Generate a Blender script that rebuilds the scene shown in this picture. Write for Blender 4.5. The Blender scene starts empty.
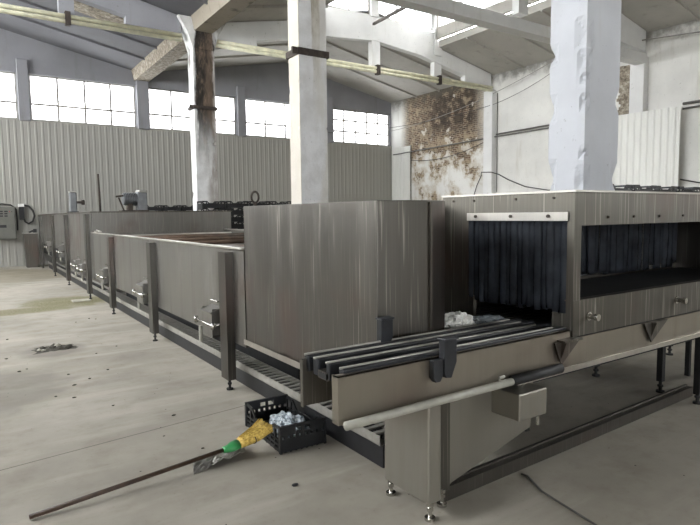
import bpy, bmesh, math, random
from mathutils import Vector, Matrix, noise
random.seed(7)
sc = bpy.context.scene
COL = sc.collection
PI = math.pi

# ------------------------------------------------------------------ helpers
def lin(c):
    return tuple(((v/255)/12.92 if v/255 <= .04045 else ((v/255+.055)/1.055)**2.4) for v in c)+(1,)

class MB:
    """collects shapes in world coordinates; build() links them as one mesh object"""
    def __init__(s): s.bm = bmesh.new()
    def face(s, pts):
        return s.bm.faces.new([s.bm.verts.new(p) for p in pts])
    def hexa(s, p):
        v = [s.bm.verts.new(q) for q in p]
        for f in ((0,3,2,1),(4,5,6,7),(0,1,5,4),(1,2,6,5),(2,3,7,6),(3,0,4,7)):
            s.bm.faces.new([v[i] for i in f])
        return s
    def box(s, x0, x1, y0, y1, z0, z1):
        return s.hexa([(x0,y0,z0),(x1,y0,z0),(x1,y1,z0),(x0,y1,z0),(x0,y0,z1),(x1,y0,z1),(x1,y1,z1),(x0,y1,z1)])
    def prism(s, poly, axis, lo, hi):
        """polygon in the two other axes, extruded along axis"""
        def mk(a, b, t):
            return {0:(t,a,b), 1:(a,t,b), 2:(a,b,t)}[axis]
        A = [s.bm.verts.new(mk(a,b,lo)) for a,b in poly]
        B = [s.bm.verts.new(mk(a,b,hi)) for a,b in poly]
        n = len(poly)
        s.bm.faces.new(A[::-1]); s.bm.faces.new(B)
        for i in range(n):
            s.bm.faces.new([A[i],A[(i+1)%n],B[(i+1)%n],B[i]])
        return s
    def beam(s, p, q, w, h, up=(0,0,1)):
        p = Vector(p); q = Vector(q); d = (q-p).normalized(); u = Vector(up)
        r = d.cross(u).normalized(); u = r.cross(d)
        c = []
        for o in (p, q):
            for a, b in ((-1,-1),(1,-1),(1,1),(-1,1)):
                c.append(o + r*(a*w/2) + u*(b*h/2))
        return s.hexa(c)
    def tube(s, pts, r, n=10, cap=True):
        pts = [Vector(p) for p in pts]; rings = []
        prev = None
        for i, p in enumerate(pts):
            d = (pts[min(i+1,len(pts)-1)] - pts[max(i-1,0)]).normalized()
            if prev is None:
                a = Vector((0,0,1)) if abs(d.z) < .9 else Vector((1,0,0))
            else: a = prev
            u = (a - d*a.dot(d)).normalized(); w = d.cross(u); prev = u
            rr = r[i] if isinstance(r, (list, tuple)) else r
            rings.append([s.bm.verts.new(p + (u*math.cos(t)+w*math.sin(t))*rr) for t in [2*PI*k/n for k in range(n)]])
        for A, B in zip(rings, rings[1:]):
            for k in range(n):
                s.bm.faces.new([A[k],A[(k+1)%n],B[(k+1)%n],B[k]])
        if cap and len(rings) > 1:
            s.bm.faces.new(rings[0][::-1]); s.bm.faces.new(rings[-1])
        return s
    def cyl(s, x, y, z0, z1, r, n=14): return s.tube([(x,y,z0),(x,y,z1)], r, n)
    def build(s, name, mat, parent=None, bevel=0, smooth=False, origin=None):
        if bevel:
            bmesh.ops.remove_doubles(s.bm, verts=s.bm.verts, dist=1e-6)
        bmesh.ops.recalc_face_normals(s.bm, faces=s.bm.faces)
        loc = Vector((0,0,0))
        if parent is not None:
            p = parent
            while p is not None: loc += p.location; p = p.parent
        own = Vector((0,0,0))
        if parent is None:
            if origin is None:
                vs = [v.co for v in s.bm.verts]
                own = Vector(((min(v.x for v in vs)+max(v.x for v in vs))/2, (min(v.y for v in vs)+max(v.y for v in vs))/2, min(v.z for v in vs)))
            else: own = Vector(origin)
            loc = own
        bmesh.ops.translate(s.bm, verts=s.bm.verts, vec=-loc)
        me = bpy.data.meshes.new(name); s.bm.to_mesh(me); s.bm.free()
        if smooth:
            for f in me.polygons: f.use_smooth = True
        o = bpy.data.objects.new(name, me); COL.objects.link(o); me.materials.append(mat)
        if parent is not None: o.parent = parent
        else: o.location = own
        if bevel:
            m = o.modifiers.new('Bevel','BEVEL'); m.width = bevel; m.segments = 2; m.limit_method = 'ANGLE'; m.angle_limit = math.radians(50)
        return o

def thing(name, loc, label, cat, group=None):
    o = bpy.data.objects.new(name, None); COL.objects.link(o); o.location = loc
    o.empty_display_size = .1
    o['label'] = label; o['category'] = cat
    if group: o['group'] = group
    return o
def tag(o, label, cat, group=None):
    o['label'] = label; o['category'] = cat
    if group: o['group'] = group
    return o
def struct(o): o['kind'] = 'structure'; return o
def dup(root, loc, label=None, group=None):
    r = root.copy(); COL.objects.link(r); r.location = loc
    if label: r['label'] = label
    if group: r['group'] = group
    for ch in list(root.children):
        c = ch.copy(); COL.objects.link(c); c.parent = r
        for g in list(ch.children):
            d = g.copy(); COL.objects.link(d); d.parent = c
    return r

# ------------------------------------------------------------------ materials
class NT:
    def __init__(s, name):
        s.m = bpy.data.materials.new(name); s.m.use_nodes = True
        s.t = s.m.node_tree; s.b = s.t.nodes['Principled BSDF']; s.out = s.t.nodes['Material Output']
    def n(s, typ, **kw):
        o = s.t.nodes.new(typ)
        for k, v in kw.items():
            if k in o.inputs.keys(): o.inputs[k].default_value = v
            else: setattr(o, k, v)
        return o
    def l(s, a, b): s.t.links.new(a, b)
    def coord(s, kind='Object', scale=(1,1,1)):
        tc = s.n('ShaderNodeTexCoord'); mp = s.n('ShaderNodeMapping'); mp.inputs['Scale'].default_value = scale
        s.l(tc.outputs[kind], mp.inputs['Vector']); return mp.outputs['Vector']
    def world(s, scale=(1,1,1)):
        g = s.n('ShaderNodeNewGeometry'); mp = s.n('ShaderNodeMapping'); mp.inputs['Scale'].default_value = scale
        s.l(g.outputs['Position'], mp.inputs['Vector']); return mp.outputs['Vector']
    def noise(s, vec, scale, detail=4, rough=.55, dist=0):
        o = s.n('ShaderNodeTexNoise'); o.inputs['Scale'].default_value = scale; o.inputs['Detail'].default_value = detail
        o.inputs['Roughness'].default_value = rough; o.inputs['Distortion'].default_value = dist
        s.l(vec, o.inputs['Vector']); return o.outputs['Fac']
    def ramp(s, fac, stops):
        r = s.n('ShaderNodeValToRGB'); e = r.color_ramp.elements
        while len(e) < len(stops): e.new(.5)
        for k, (p, c) in zip(e, stops):
            k.position = p; k.color = c if len(c) == 4 else lin(c)
        s.l(fac, r.inputs['Fac']); return r.outputs['Color']
    def mix(s, fac, a, b, mode='MIX'):
        x = s.n('ShaderNodeMix', data_type='RGBA', blend_type=mode)
        if isinstance(fac, (int, float)): x.inputs[0].default_value = fac
        else: s.l(fac, x.inputs[0])
        for v, i in ((a, 6), (b, 7)):
            if isinstance(v, tuple): x.inputs[i].default_value = v
            else: s.l(v, x.inputs[i])
        return x.outputs[2]
    def math(s, op, a, b=0.0, clamp=False):
        x = s.n('ShaderNodeMath', operation=op); x.use_clamp = clamp
        for v, i in ((a, 0), (b, 1)):
            if isinstance(v, (int, float)): x.inputs[i].default_value = v
            else: s.l(v, x.inputs[i])
        return x.outputs[0]
    def rng(s, v, a, b, c=0.0, d=1.0):
        x = s.n('ShaderNodeMapRange'); x.interpolation_type = 'SMOOTHSTEP'
        s.l(v, x.inputs[0])
        for i, q in enumerate((a, b, c, d)): x.inputs[i+1].default_value = q
        return x.outputs[0]
    def bump(s, h, strength, dist=.01):
        b = s.n('ShaderNodeBump'); b.inputs['Strength'].default_value = strength; b.inputs['Distance'].default_value = dist
        s.l(h, b.inputs['Height']); s.l(b.outputs['Normal'], s.b.inputs['Normal'])
    def set(s, color=None, rough=None, metal=None, spec=None):
        for k, v in (('Base Color', color), ('Roughness', rough), ('Metallic', metal), ('Specular IOR Level', spec)):
            if v is None: continue
            if isinstance(v, (int, float, tuple)): s.b.inputs[k].default_value = v
            else: s.l(v, s.b.inputs[k])
        return s.m

G = lambda v: (v, v, v, 1)
def plain(name, c, rough=.6, metal=0, var=.25, scale=9, bump=0):
    k = NT(name); v = k.coord()
    f = k.noise(v, scale, 5)
    a = lin(c); lo = tuple(x*(1-var) for x in a[:3])+(1,); hi = tuple(min(1, x*(1+var)) for x in a[:3])+(1,)
    col = k.ramp(f, [(.3, lo), (.7, hi)])
    if bump: k.bump(f, bump)
    return k.set(col, rough, metal)

def steel(name, base=(97,94,89), rough=.36, streak=.6, dirt=(92,86,78), metal=.93, wave=.25):
    """brushed sheet: broad faint bands, fine vertical grain and sparse pale drip marks"""
    k = NT(name); v = k.world((1,1,.01)); w = k.world((1,1,.1)); u = k.world()
    f = k.noise(v, 60, 2, .5); g = k.noise(w, 5, 5, .6); h = k.noise(u, 1.3, 3); e = k.noise(k.world((1,1,.02)), 85, 1, .5); e2 = k.noise(k.world((1,1,.02)), 26, 1, .5)
    a = lin(base)
    lo = tuple(x*(1-streak*.09) for x in a[:3])+(1,); hi = tuple(min(1, x*(1+streak*.10)) for x in a[:3])+(1,)
    c = k.ramp(f, [(.3, lo), (.7, hi)])
    c = k.mix(k.rng(g, .48, .75, 0, .16), c, lin(dirt))
    c = k.mix(k.rng(h, .5, .75, 0, .45), c, lin((108,84,76)))  # reddish mottle imitates a warm reflection, put into the colour
    drip = k.math('MULTIPLY', k.rng(e, .6, .7), k.rng(g, .34, .6))
    c = k.mix(k.math('MULTIPLY', k.rng(e2, .54, .72), .1*streak), c, lin((70,66,60)))
    c = k.mix(k.math('MULTIPLY', drip, .52*streak), c, lin((200,194,182)))
    r = k.math('ADD', k.math('MULTIPLY', f, .05), rough-.02)
    r = k.math('ADD', r, k.rng(g, .45, .75, 0, .14))
    r = k.math('ADD', r, k.math('MULTIPLY', drip, .1))
    k.bump(k.math('ADD', k.math('MULTIPLY', k.noise(k.world((1,1,.3)), 2.2, 1), 14.0*wave), k.math('MULTIPLY', f, .004)), .1, .01)
    return k.set(c, r, metal)

M = {}
M['steel'] = steel('brushed_steel')
M['steel_dull'] = steel('dull_steel', (100,97,90), .4, .7, (80,74,66))
M['steel_panel'] = steel('plain_sheet_steel', (150,146,137), .4, .08, (130,122,110), .85, .15)
M['steel_light'] = steel('bright_steel', (196,192,184), .3, .3)
M['steel_post'] = steel('post_steel', (86,84,80), .34, .4, (70,66,60))
M['steel_tank'] = steel('tank_steel', (134,132,127), .36, .55, (104,98,90), .95)  # brighter copy of the steel; the tank's stronger reflection is in the base
M['steel_dark'] = steel('dark_steel', (96,92,86), .45, .4)
M['tray'] = plain('zinc_tray', (150,147,139), .5, .3, .15, 14)
M['galv'] = plain('galvanised_steel', (168,165,158), .45, .8, .2, 14)
M['chrome'] = plain('chrome', (190,188,182), .2, 1, .1)
M['rubber'] = plain('black_rubber', (30,32,36), .45, 0, .3, 20)
M['vinyl'] = plain('black_vinyl_strip', (72,76,83), .22, 0, .35, 5)
M['plastic'] = plain('black_crate_plastic', (24,25,27), .4, 0, .3, 15)
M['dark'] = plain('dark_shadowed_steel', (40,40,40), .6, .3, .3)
M['iron'] = plain('weathered_iron', (70,62,56), .7, .4, .35, 12)
M['pvc'] = plain('grey_plastic_pipe', (158,156,145), .4, 0, .2, 10)
M['yellow'] = plain('yellow_painted_pipe', (222,219,192), .5, 0, .18, 5)
M['green'] = plain('green_plastic', (58,150,84), .4, 0, .15)
M['handle'] = plain('brown_wood_handle', (66,50,38), .55, 0, .3, 25)
M['straw'] = None
M['motor'] = plain('motor_grey', (118,120,122), .4, .4, .2, 8)
M['grey_paint'] = plain('grey_cabinet_paint', (104,104,97), .5, 0, .1, 4)
M['black'] = plain('black_paint', (28,28,30), .5, 0, .3)
M['white_paint'] = plain('white_enamel', (215,215,212), .5, 0, .08, 6)
M['red'] = plain('red_lens', (170,40,34), .35, 0, .1)
M['conduit'] = plain('grey_conduit', (104,102,98), .5, .2, .2)
M['cable'] = plain('dark_cable', (44,42,42), .5, 0, .2)
M['cable_grey'] = plain('grey_cable', (140,138,132), .5, 0, .2)
M['belt'] = plain('brown_wet_belt', (92,74,60), .5, 0, .4, 6)
M['brownsteel'] = steel('rusty_plate', (140,133,121), .42, .1, (116,100,84), .85, .15)

def m_straw():
    k = NT('yellow_broom_bristle'); f = k.noise(k.coord('Object', (1,1,1)), 60, 4)
    return k.set(k.ramp(f, [(.3, (150,120,52)), (.55, (206,176,88)), (.75, (232,206,120))]), .75)
M['straw'] = m_straw()

def m_floor():
    k = NT('worn_concrete_floor'); v = k.world()
    a = k.noise(v, .55, 6, .6); b = k.noise(v, 3.5, 8, .65); c = k.noise(v, 28, 6, .7); st = k.noise(k.world((.35,2.2,1)), 1.3, 5)
    col = k.ramp(a, [(.34, (150,144,132)), (.5, (169,163,150)), (.66, (183,177,164))])
    col = k.mix(k.rng(b, .46, .72, 0, .38), col, lin((140,131,116)))
    col = k.mix(k.rng(st, .5, .7, 0, .5), col, lin((196,190,177)))
    col = k.mix(k.rng(c, .6, .78, 0, .62), col, lin((112,104,92)))
    # specks of grit
    vo = k.n('ShaderNodeTexVoronoi'); vo.inputs['Scale'].default_value = 9; k.l(v, vo.inputs['Vector'])
    sp = k.math('MULTIPLY', k.math('LESS_THAN', vo.outputs['Distance'], .055), k.math('GREATER_THAN', k.noise(v, 2.4, 2), .52))
    col = k.mix(sp, col, lin((70,64,56)))
    # moss and a brownish tone near the machine's far end: two patches
    sep = k.n('ShaderNodeSeparateXYZ'); k.l(v, sep.inputs[0])
    def blob(cx, cy, rx, ry):
        dx = k.math('DIVIDE', k.math('SUBTRACT', sep.outputs[0], cx), rx); dy = k.math('DIVIDE', k.math('SUBTRACT', sep.outputs[1], cy), ry)
        d = k.math('ADD', k.math('MULTIPLY', dx, dx), k.math('MULTIPLY', dy, dy))
        d = k.math('ADD', d, k.math('MULTIPLY', k.math('SUBTRACT', b, .5), 2.2))
        return k.rng(d, 1.15, .35)
    mo = k.math('MULTIPLY', k.math('MAXIMUM', blob(1.45,11.9,.85,.9), blob(.4,11.2,1.5,.42)), k.rng(c, .3, .6, .35, 1))
    col = k.mix(k.math('MULTIPLY', mo, .85), col, lin((112,108,58)))
    mo2 = blob(.9, 18.5, 1.6, 2.6)
    col = k.mix(k.math('MULTIPLY', mo2, .5), col, lin((120,110,84)))
    dk = k.math('MAXIMUM', blob(.05, 6.1, .75, .9), blob(.78, 7.6, .42, .38))
    col = k.mix(k.math('MULTIPLY', dk, .45), col, lin((104,99,90)))
    # straight saw-cut joint across the floor
    j = k.math('ABSOLUTE', k.math('SUBTRACT', sep.outputs[1], k.math('ADD', k.math('MULTIPLY', sep.outputs[0], .13), 4.13)))
    jl = k.math('MULTIPLY', k.math('LESS_THAN', j, .006), k.math('LESS_THAN', sep.outputs[0], 2.2))
    col = k.mix(k.math('MULTIPLY', jl, .7), col, lin((84,78,68)))
    k.bump(c, .25, .004)
    return k.set(col, k.rng(b, .3, .8, .62, .85), 0, .3)
M['floor'] = m_floor()

def m_white(name, base=(214,213,208), stain=(150,138,118), amt=.4, brick=False, grime=(120,116,108), gr=.4):
    k = NT(name); v = k.world(); w = k.world((1,1,.16))
    a = k.noise(v, .8, 5); b = k.noise(w, 2.6, 6, .62); c = k.noise(v, 14, 5, .65)
    bs = lin(base); dk = tuple(x*.86 for x in bs[:3])+(1,)
    col = k.ramp(a, [(.35, dk), (.62, bs)])
    col = k.mix(k.rng(b, .55, .74, 0, amt), col, lin(stain))
    col = k.mix(k.rng(c, .63, .72, 0, gr), col, lin(grime))
    rough = .8
    if brick:
        sep = k.n('ShaderNodeSeparateXYZ'); k.l(v, sep.inputs[0])
        y = sep.outputs[1]; z = sep.outputs[2]
        n2 = k.noise(v, 1.1, 7, .62); n3 = k.noise(v, 3.3, 5, .6)
        # peeled region: wide at the top, tapering below
        m = k.math('MULTIPLY', k.rng(y, 15.4, 16.6), k.rng(y, 21.2, 20.4))
        mz = k.rng(z, 2.2, 6.0, -.02, .5)
        n5 = k.noise(v, 4.5, 6, .7)
        nn = k.math('ADD', k.math('MULTIPLY', k.math('SUBTRACT', n2, .5), 1.7), k.math('MULTIPLY', k.math('SUBTRACT', n5, .5), .7))
        pe = k.rng(k.math('ADD', nn, k.math('SUBTRACT', mz, .16)), .0, .07)
        pe = k.math('MULTIPLY', pe, m)
        bt = k.n('ShaderNodeTexBrick'); bt.inputs['Scale'].default_value = 1
        bt.inputs['Brick Width'].default_value = .26; bt.inputs['Row Height'].default_value = .08; bt.inputs['Mortar Size'].default_value = .012
        bt.inputs['Color1'].default_value = lin((108,84,66)); bt.inputs['Color2'].default_value = lin((76,63,53)); bt.inputs['Mortar'].default_value = lin((156,144,126))
        cb = k.n('ShaderNodeCombineXYZ'); k.l(y, cb.inputs[0]); k.l(z, cb.inputs[1]); k.l(cb.outputs[0], bt.inputs['Vector'])
        bc = k.mix(k.rng(n5, .48, .58, 0, .85), bt.outputs['Color'], lin((164,148,124)))
        blk = k.math('MULTIPLY', k.rng(n3, .36, .54), k.rng(z, 4.7, 5.5))
        blk = k.math('MULTIPLY', blk, k.math('MULTIPLY', k.rng(y, 15.9, 16.6), k.rng(y, 20.0, 18.4)))
        bc = k.mix(k.math('MULTIPLY', blk, .85), bc, lin((58,50,44)))
        # yellowed plaster halo
        ha = k.math('MULTIPLY', k.rng(k.math('ADD', nn, k.math('SUBTRACT', mz, .16)), -.22, .02), m)
        col = k.mix(k.math('MULTIPLY', ha, .6), col, lin((178,164,140)))
        col = k.mix(pe, col, bc)
        # darker band with a noisy edge towards the top of the wall
        top = k.math('MULTIPLY', k.rng(k.math('ADD', z, k.math('MULTIPLY', n3, 1.1)), 7.0, 7.5), .7)
        col = k.mix(top, col, lin((96,92,82)))
    k.bump(c, .3, .006)
    return k.set(col, rough, 0, .25)
M['wall_white'] = m_white('white_painted_plaster', (226,225,220), (176,168,152), .35, True)
M['wall_grey'] = m_white('grey_weathered_plaster', (146,146,150), (120,118,116), .5)
M['wall_wash'] = plain('whitewashed_wall', (196,194,188), .85, 0, .1, 3)  # unseen front wall, kept pale to bounce light
M['wall_left'] = m_white('pale_plaster', (176,174,168), (140,130,116), .4)
M['col_white'] = m_white('column_whitewash', (202,204,208), (170,164,152), .25, False, (136,134,130), .6)
M['truss_white'] = m_white('truss_whitewash', (226,226,224), (170,164,150), .3)
M['truss_grey'] = m_white('truss_grey', (146,146,150), (110,106,102), .5, False, (92,90,86), .5)  # grey copy of the whitewash; the left nave's dim light is in it
M['roof_grey'] = m_white('roof_slab_grey', (108,108,111), (96,92,88), .5, False, (84,80,76), .5)  # aged grey slab, with the left nave's dimness also put into it
M['roof_slab'] = m_white('roof_slab_concrete', (186,183,176), (130,126,118), .45, False, (104,100,94), .4)

def m_colstain(name, stain, cx, half, zlo, zhi, base=((198,197,194), (222,222,220)), side=None):
    """whitewash with a vertical stain down the middle that fades between zlo and zhi"""
    k = NT(name); v = k.world(); w = k.world((1,1,.18)); c = k.noise(k.world((1,1,.35)), 7, 6, .65); fine = k.noise(v, 22, 5, .7)
    n1 = k.noise(w, 3.2, 6, .65); n4 = k.noise(v, 3, 5)
    col = k.ramp(n4, [(.35, base[0]), (.65, base[1])])
    sep = k.n('ShaderNodeSeparateXYZ'); k.l(v, sep.inputs[0])
    d = k.math('DIVIDE', k.math('ABSOLUTE', k.math('SUBTRACT', sep.outputs[0], cx)), half)
    e = k.math('ADD', d, k.math('MULTIPLY', k.math('SUBTRACT', n1, .5), 2.4))
    mk = k.math('MULTIPLY', k.rng(e, 1.1, .75), k.rng(k.math('ADD', sep.outputs[2], k.math('MULTIPLY', n1, 1.5)), zlo, zhi))
    dark = k.ramp(c, [(.32, stain[0]), (.5, stain[1]), (.68, stain[2])])
    col = k.mix(mk, col, dark)
    low = k.math('MULTIPLY', k.rng(sep.outputs[0], cx-.08, cx+.12), k.rng(n1, .4, .55))
    col = k.mix(k.math('MULTIPLY', low, .55), col, lin(stain[2]))
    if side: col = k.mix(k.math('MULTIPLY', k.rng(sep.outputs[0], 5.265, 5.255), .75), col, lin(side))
    col = k.mix(k.rng(fine, .66, .7, 0, .75), col, lin((92,84,74)))
    k.bump(fine, .5, .015)
    return k.set(col, .85, 0, .2)
M['col_stain'] = m_colstain('soot_stained_column', ((26,25,24), (56,51,46), (116,100,86)), 5.56, .27, 3.2, 5.4)
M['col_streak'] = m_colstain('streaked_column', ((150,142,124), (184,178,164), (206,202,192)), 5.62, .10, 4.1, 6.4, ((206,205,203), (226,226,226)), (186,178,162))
M['mould'] = m_white('mouldy_concrete', (150,142,128), (70,64,56), .9, False, (50,46,42), .8)
def m_broken():
    k = NT('spalled_aggregate'); f = k.noise(k.world(), 9, 8, .75)
    k.bump(f, .8, .05)
    return k.set(k.ramp(f, [(.35, (86,78,68)), (.5, (146,136,120)), (.65, (192,185,170))]), .9)
M['spall'] = m_broken()

def m_panel(name, c):
    k = NT(name); v = k.world(); w = k.world((1,1,.05)); f = k.noise(w, 5, 4); g = k.noise(v, .7, 4)
    a = lin(c); lo = tuple(x*.95 for x in a[:3])+(1,); hi = tuple(min(1, x*1.04) for x in a[:3])+(1,)
    col = k.ramp(f, [(.3, lo), (.7, hi)])
    col = k.mix(k.rng(g, .5, .75, 0, .5), col, lo)
    return k.set(col, .5, 0, .4)
M['clad'] = m_panel('grey_ribbed_cladding', (156,154,147))
M['clad_white'] = m_panel('white_ribbed_cladding', (222,222,216))

def m_glass(name, milky=.15, tint=(.95,.97,.98,1)):
    k = NT(name); t = k.t
    tr = k.n('ShaderNodeBsdfTransparent'); tr.inputs['Color'].default_value = tint
    gl = k.n('ShaderNodeBsdfGlossy'); gl.inputs['Roughness'].default_value = .08
    tl = k.n('ShaderNodeBsdfTranslucent'); tl.inputs['Color'].default_value = (.9,.92,.93,1)
    fr = k.n('ShaderNodeFresnel'); fr.inputs['IOR'].default_value = 1.3
    m1 = k.n('ShaderNodeMixShader'); m1.inputs[0].default_value = milky; k.l(tr.outputs[0], m1.inputs[1]); k.l(tl.outputs[0], m1.inputs[2])
    m2 = k.n('ShaderNodeMixShader'); k.l(fr.outputs[0], m2.inputs[0]); k.l(m1.outputs[0], m2.inputs[1]); k.l(gl.outputs[0], m2.inputs[2])
    k.l(m2.outputs[0], k.out.inputs['Surface']); return k.m
def pane(v): return (v*.985, v*.995, v, 1)
M['glass_added_left'] = m_glass('added_side_window_glass', .15, pane(.68))  # this and the next two glaze the added, unseen windows
M['glass_added_front'] = m_glass('added_front_window_glass', .15, pane(.5))
M['glass_added_right'] = m_glass('added_right_window_glass', .15, pane(.5))
M['glass_roof_far'] = m_glass('far_roof_light_glass', .15, pane(.9))
M['glass_dimmed'] = m_glass('dimmed_window_glass', .1, pane(.12))  # dark tint holds the sky's brightness down so the mullions show
M['glass_roof'] = m_glass('roof_light_glass', .15, pane(.27))

def m_film():
    k = NT('crumpled_clear_plastic'); f = k.noise(k.coord(), 22, 6, .6)
    k.bump(f, .7, .02)
    k.b.inputs['Transmission Weight'].default_value = .12
    return k.set(k.ramp(f, [(.35, (128,138,146)), (.5, (190,200,206)), (.68, (228,233,236))]), .25, 0, .5)
M['film'] = m_film()
M['film_white'] = plain('white_plastic_scrap', (232,230,222), .4, 0, .3, 20, .4)
M['debris'] = plain('dirt_and_rubble', (80,77,68), .95, 0, .5, 30, .5)
M['manhole'] = plain('pale_stone_plate', (186,182,168), .8, 0, .15, 12)

# ------------------------------------------------------------------ setting
XL, XR, YF, YB = -6.5, 17.2, -14.0, 21.85  # hall extended unseen behind the camera to shape the light
fl = MB(); fl.box(XL-.3, XR+.3, YF-.3, YB+.3, -.2, 0); struct(fl.build('floor', M['floor'], origin=(0,0,0)))

WIN = [(-6.1,-2.35), (-1.95,1.57), (1.94,5.34), (5.80,9.25), (9.64,13.38), (13.85,17.12)]
SILL, HEAD = 4.87, 6.38
b = MB(); b.box(XL-.3, XR+.3, YB, YB+.25, 0, SILL); b.box(XL-.3, XR+.3, YB, YB+.25, HEAD, 8.7)
xs = [XL-.3] + [q for w in WIN for q in w] + [XR+.3]
for i in range(0, len(xs), 2): b.box(xs[i], xs[i+1], YB, YB+.25, SILL, HEAD)
struct(b.build('wall_back', M['wall_grey'], origin=(5,YB,0)))
# concrete mullion posts between the window bands stand proud of the wall
def window(n, axis, a0, a1, z0, z1, at, nv, transoms, mat=None, gl='glass_dimmed'):
    """a steel sash window; axis 'x' runs along X at Y=at, axis 'y' along Y at X=at"""
    t = .065 if at == YB+.12 else .05
    f = MB()
    def bar(p0, p1, q0, q1, d=.05):
        if axis == 'x': f.box(p0, p1, at-d/2, at+d/2, q0, q1)
        else: f.box(at-d/2, at+d/2, p0, p1, q0, q1)
    bar(a0, a1, z0, z0+.05); bar(a0, a1, z1-.05, z1); bar(a0, a0+.05, z0+.05, z1-.05); bar(a1-.05, a1, z0+.05, z1-.05)
    for i in range(1, nv):
        c = a0+(a1-a0)*i/nv; bar(c-t/2, c+t/2, z0+.05, z1-.05, .045)
    for z in transoms: bar(a0+.05, a1-.05, z-t/2, z+t/2, .04)
    o = struct(f.build('window_%d' % n, mat or M['galv']))
    g = MB()
    if axis == 'x': g.face([(a0+.02,at,z0+.02),(a1-.02,at,z0+.02),(a1-.02,at,z1-.02),(a0+.02,at,z1-.02)])
    else: g.face([(at,a0+.02,z0+.02),(at,a1-.02,z0+.02),(at,a1-.02,z1-.02),(at,a0+.02,z1-.02)])
    g.build('pane', M[gl], o)
    return o
wn = 1
for i, (a, c) in enumerate(WIN):
    window(wn, 'x', a, c, SILL, HEAD, YB+.12, 4 if i < 5 else 5, (5.42,) if i < 5 else (5.4, 5.9)); wn += 1
for (a, c) in zip([w[1] for w in WIN[:-1]], [w[0] for w in WIN[1:]]):
    p = MB(); p.box(a+.02, c-.02, YB-.14, YB, SILL-.05, HEAD+.42)
    o = p.build('window_post', M['wall_grey'], bevel=.015)
    k = [w[1] for w in WIN].index(a)
    tag(o, ['grey concrete post left of the far-left window pane strip', 'grey concrete post between the two leftmost visible windows',
            'grey concrete post between windows just left of the soot-stained column', 'grey concrete post between windows right of the soot-stained column',
            'grey concrete post between windows beside the streaked white column'][k], 'window post', 'posts between the far windows')
# ribbed cladding on the back wall
def ribbed(axis, a0, a1, at, z0, z1, pitch, depth, sgn, name, mat):
    f = MB(); pts = []; a = a0
    while a < a1-1e-4:
        for da, d in ((0,0), (.55,0), (.68,1), (.87,1)):
            q = a+da*pitch
            if q < a1: pts.append((q, at+sgn*depth*d))
        a += pitch
    pts.append((a1, at))
    T = .03
    for (p, q), (r, s) in zip(pts, pts[1:]):
        if axis == 'x': f.face([(p,q,z0),(r,s,z0),(r,s,z1),(p,q,z1)])
        else: f.face([(q,p,z0),(s,r,z0),(s,r,z1),(q,p,z1)])
    e0, e1 = pts[0][0], pts[-1][0]
    if axis == 'x': f.box(e0, e1, min(at,at-sgn*T), max(at,at-sgn*T), z1-.005, z1+.015)
    else: f.box(min(at,at-sgn*T), max(at,at-sgn*T), e0, e1, z1-.005, z1+.015)
    bmesh.ops.remove_doubles(f.bm, verts=f.bm.verts, dist=1e-5)
    return struct(f.build(name, mat))
ribbed('x', XL, XR, YB-.03, 0, SILL-.02, .2, .007, -1, 'trim_1', M['clad'])
ribbed('y', 20.39, YB-.06, XR-.03, 0, 4.73, .2, .022, -1, 'trim_2', M['clad_white'])
ribbed('y', 8.26, 10.34, XR-.30, 0, 4.55, .2, .022, -1, 'trim_3', M['clad_white'])
k = MB(); k.box(XR-.07, XR, 20.35, 20.385, 0, 4.75); struct(k.build('trim_4', M['galv']))
k = MB(); k.box(XR-.29, XR, 10.35, 10.39, 0, 4.2); struct(k.build('trim_5', M['galv']))

RW = [(-12.0,-9.4), (-9.0,-6.4), (-6.0,-3.4), (-3.0,-.4)]  # unseen right-wall windows, added to brighten faces turned to the camera
b = MB(); b.box(XR, XR+.3, YF-.3, YB+.3, 0, 4.5); b.box(XR, XR+.3, YF-.3, YB+.3, 6.4, 8.7)
ys = [YF-.3]+[q for w in RW for q in w]+[YB+.3]
for i in range(0, len(ys), 2): b.box(XR, XR+.3, ys[i], ys[i+1], 4.5, 6.4)
struct(b.build('wall_right', M['wall_white'], origin=(XR,9,0)))
for y0, y1 in RW: window(wn, 'y', y0, y1, 4.5, 6.4, XR+.15, 3, (5.4,), gl='glass_added_right'); wn += 1
LW = [(3.6,6.6), (6.95,9.3), (9.7,12.6), (12.95,15.3), (15.7,18.4), (18.8,21.4)]  # unseen left-wall windows, added as the main side light
b = MB(); b.box(XL-.3, XL, YF-.3, YB+.3, 0, 4.1); b.box(XL-.3, XL, YF-.3, YB+.3, 6.4, 8.7)
ys = [YF-.3]+[q for w in LW for q in w]+[YB+.3]
for i in range(0, len(ys), 2): b.box(XL-.3, XL, ys[i], ys[i+1], 4.1, 6.4)
struct(b.build('wall_left', M['wall_left'], origin=(XL,9,0)))
for y0, y1 in LW: window(wn, 'y', y0, y1, 4.1, 6.4, XL-.15, 3, (5.5,), gl='glass_added_left'); wn += 1
FW = [(-6.0,-3.4), (-3.1,-.5), (-.2,2.0)]  # unseen front windows, added for low light from behind the camera
b = MB(); b.box(XL-.3, XR+.3, YF-.3, YF, 0, 1.4); b.box(XL-.3, XR+.3, YF-.3, YF, 4.4, 8.7)
xs = [XL-.3]+[q for w in FW for q in w]+[XR+.3]
for i in range(0, len(xs), 2): b.box(xs[i], xs[i+1], YF-.3, YF, 1.4, 4.4)
struct(b.build('wall_front', M['wall_wash'], origin=(5,YF,0)))
for x0, x1 in FW: window(wn, 'x', x0, x1, 1.4, 4.4, YF-.15, 3, (2.4, 3.4), gl='glass_added_front'); wn += 1

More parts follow.
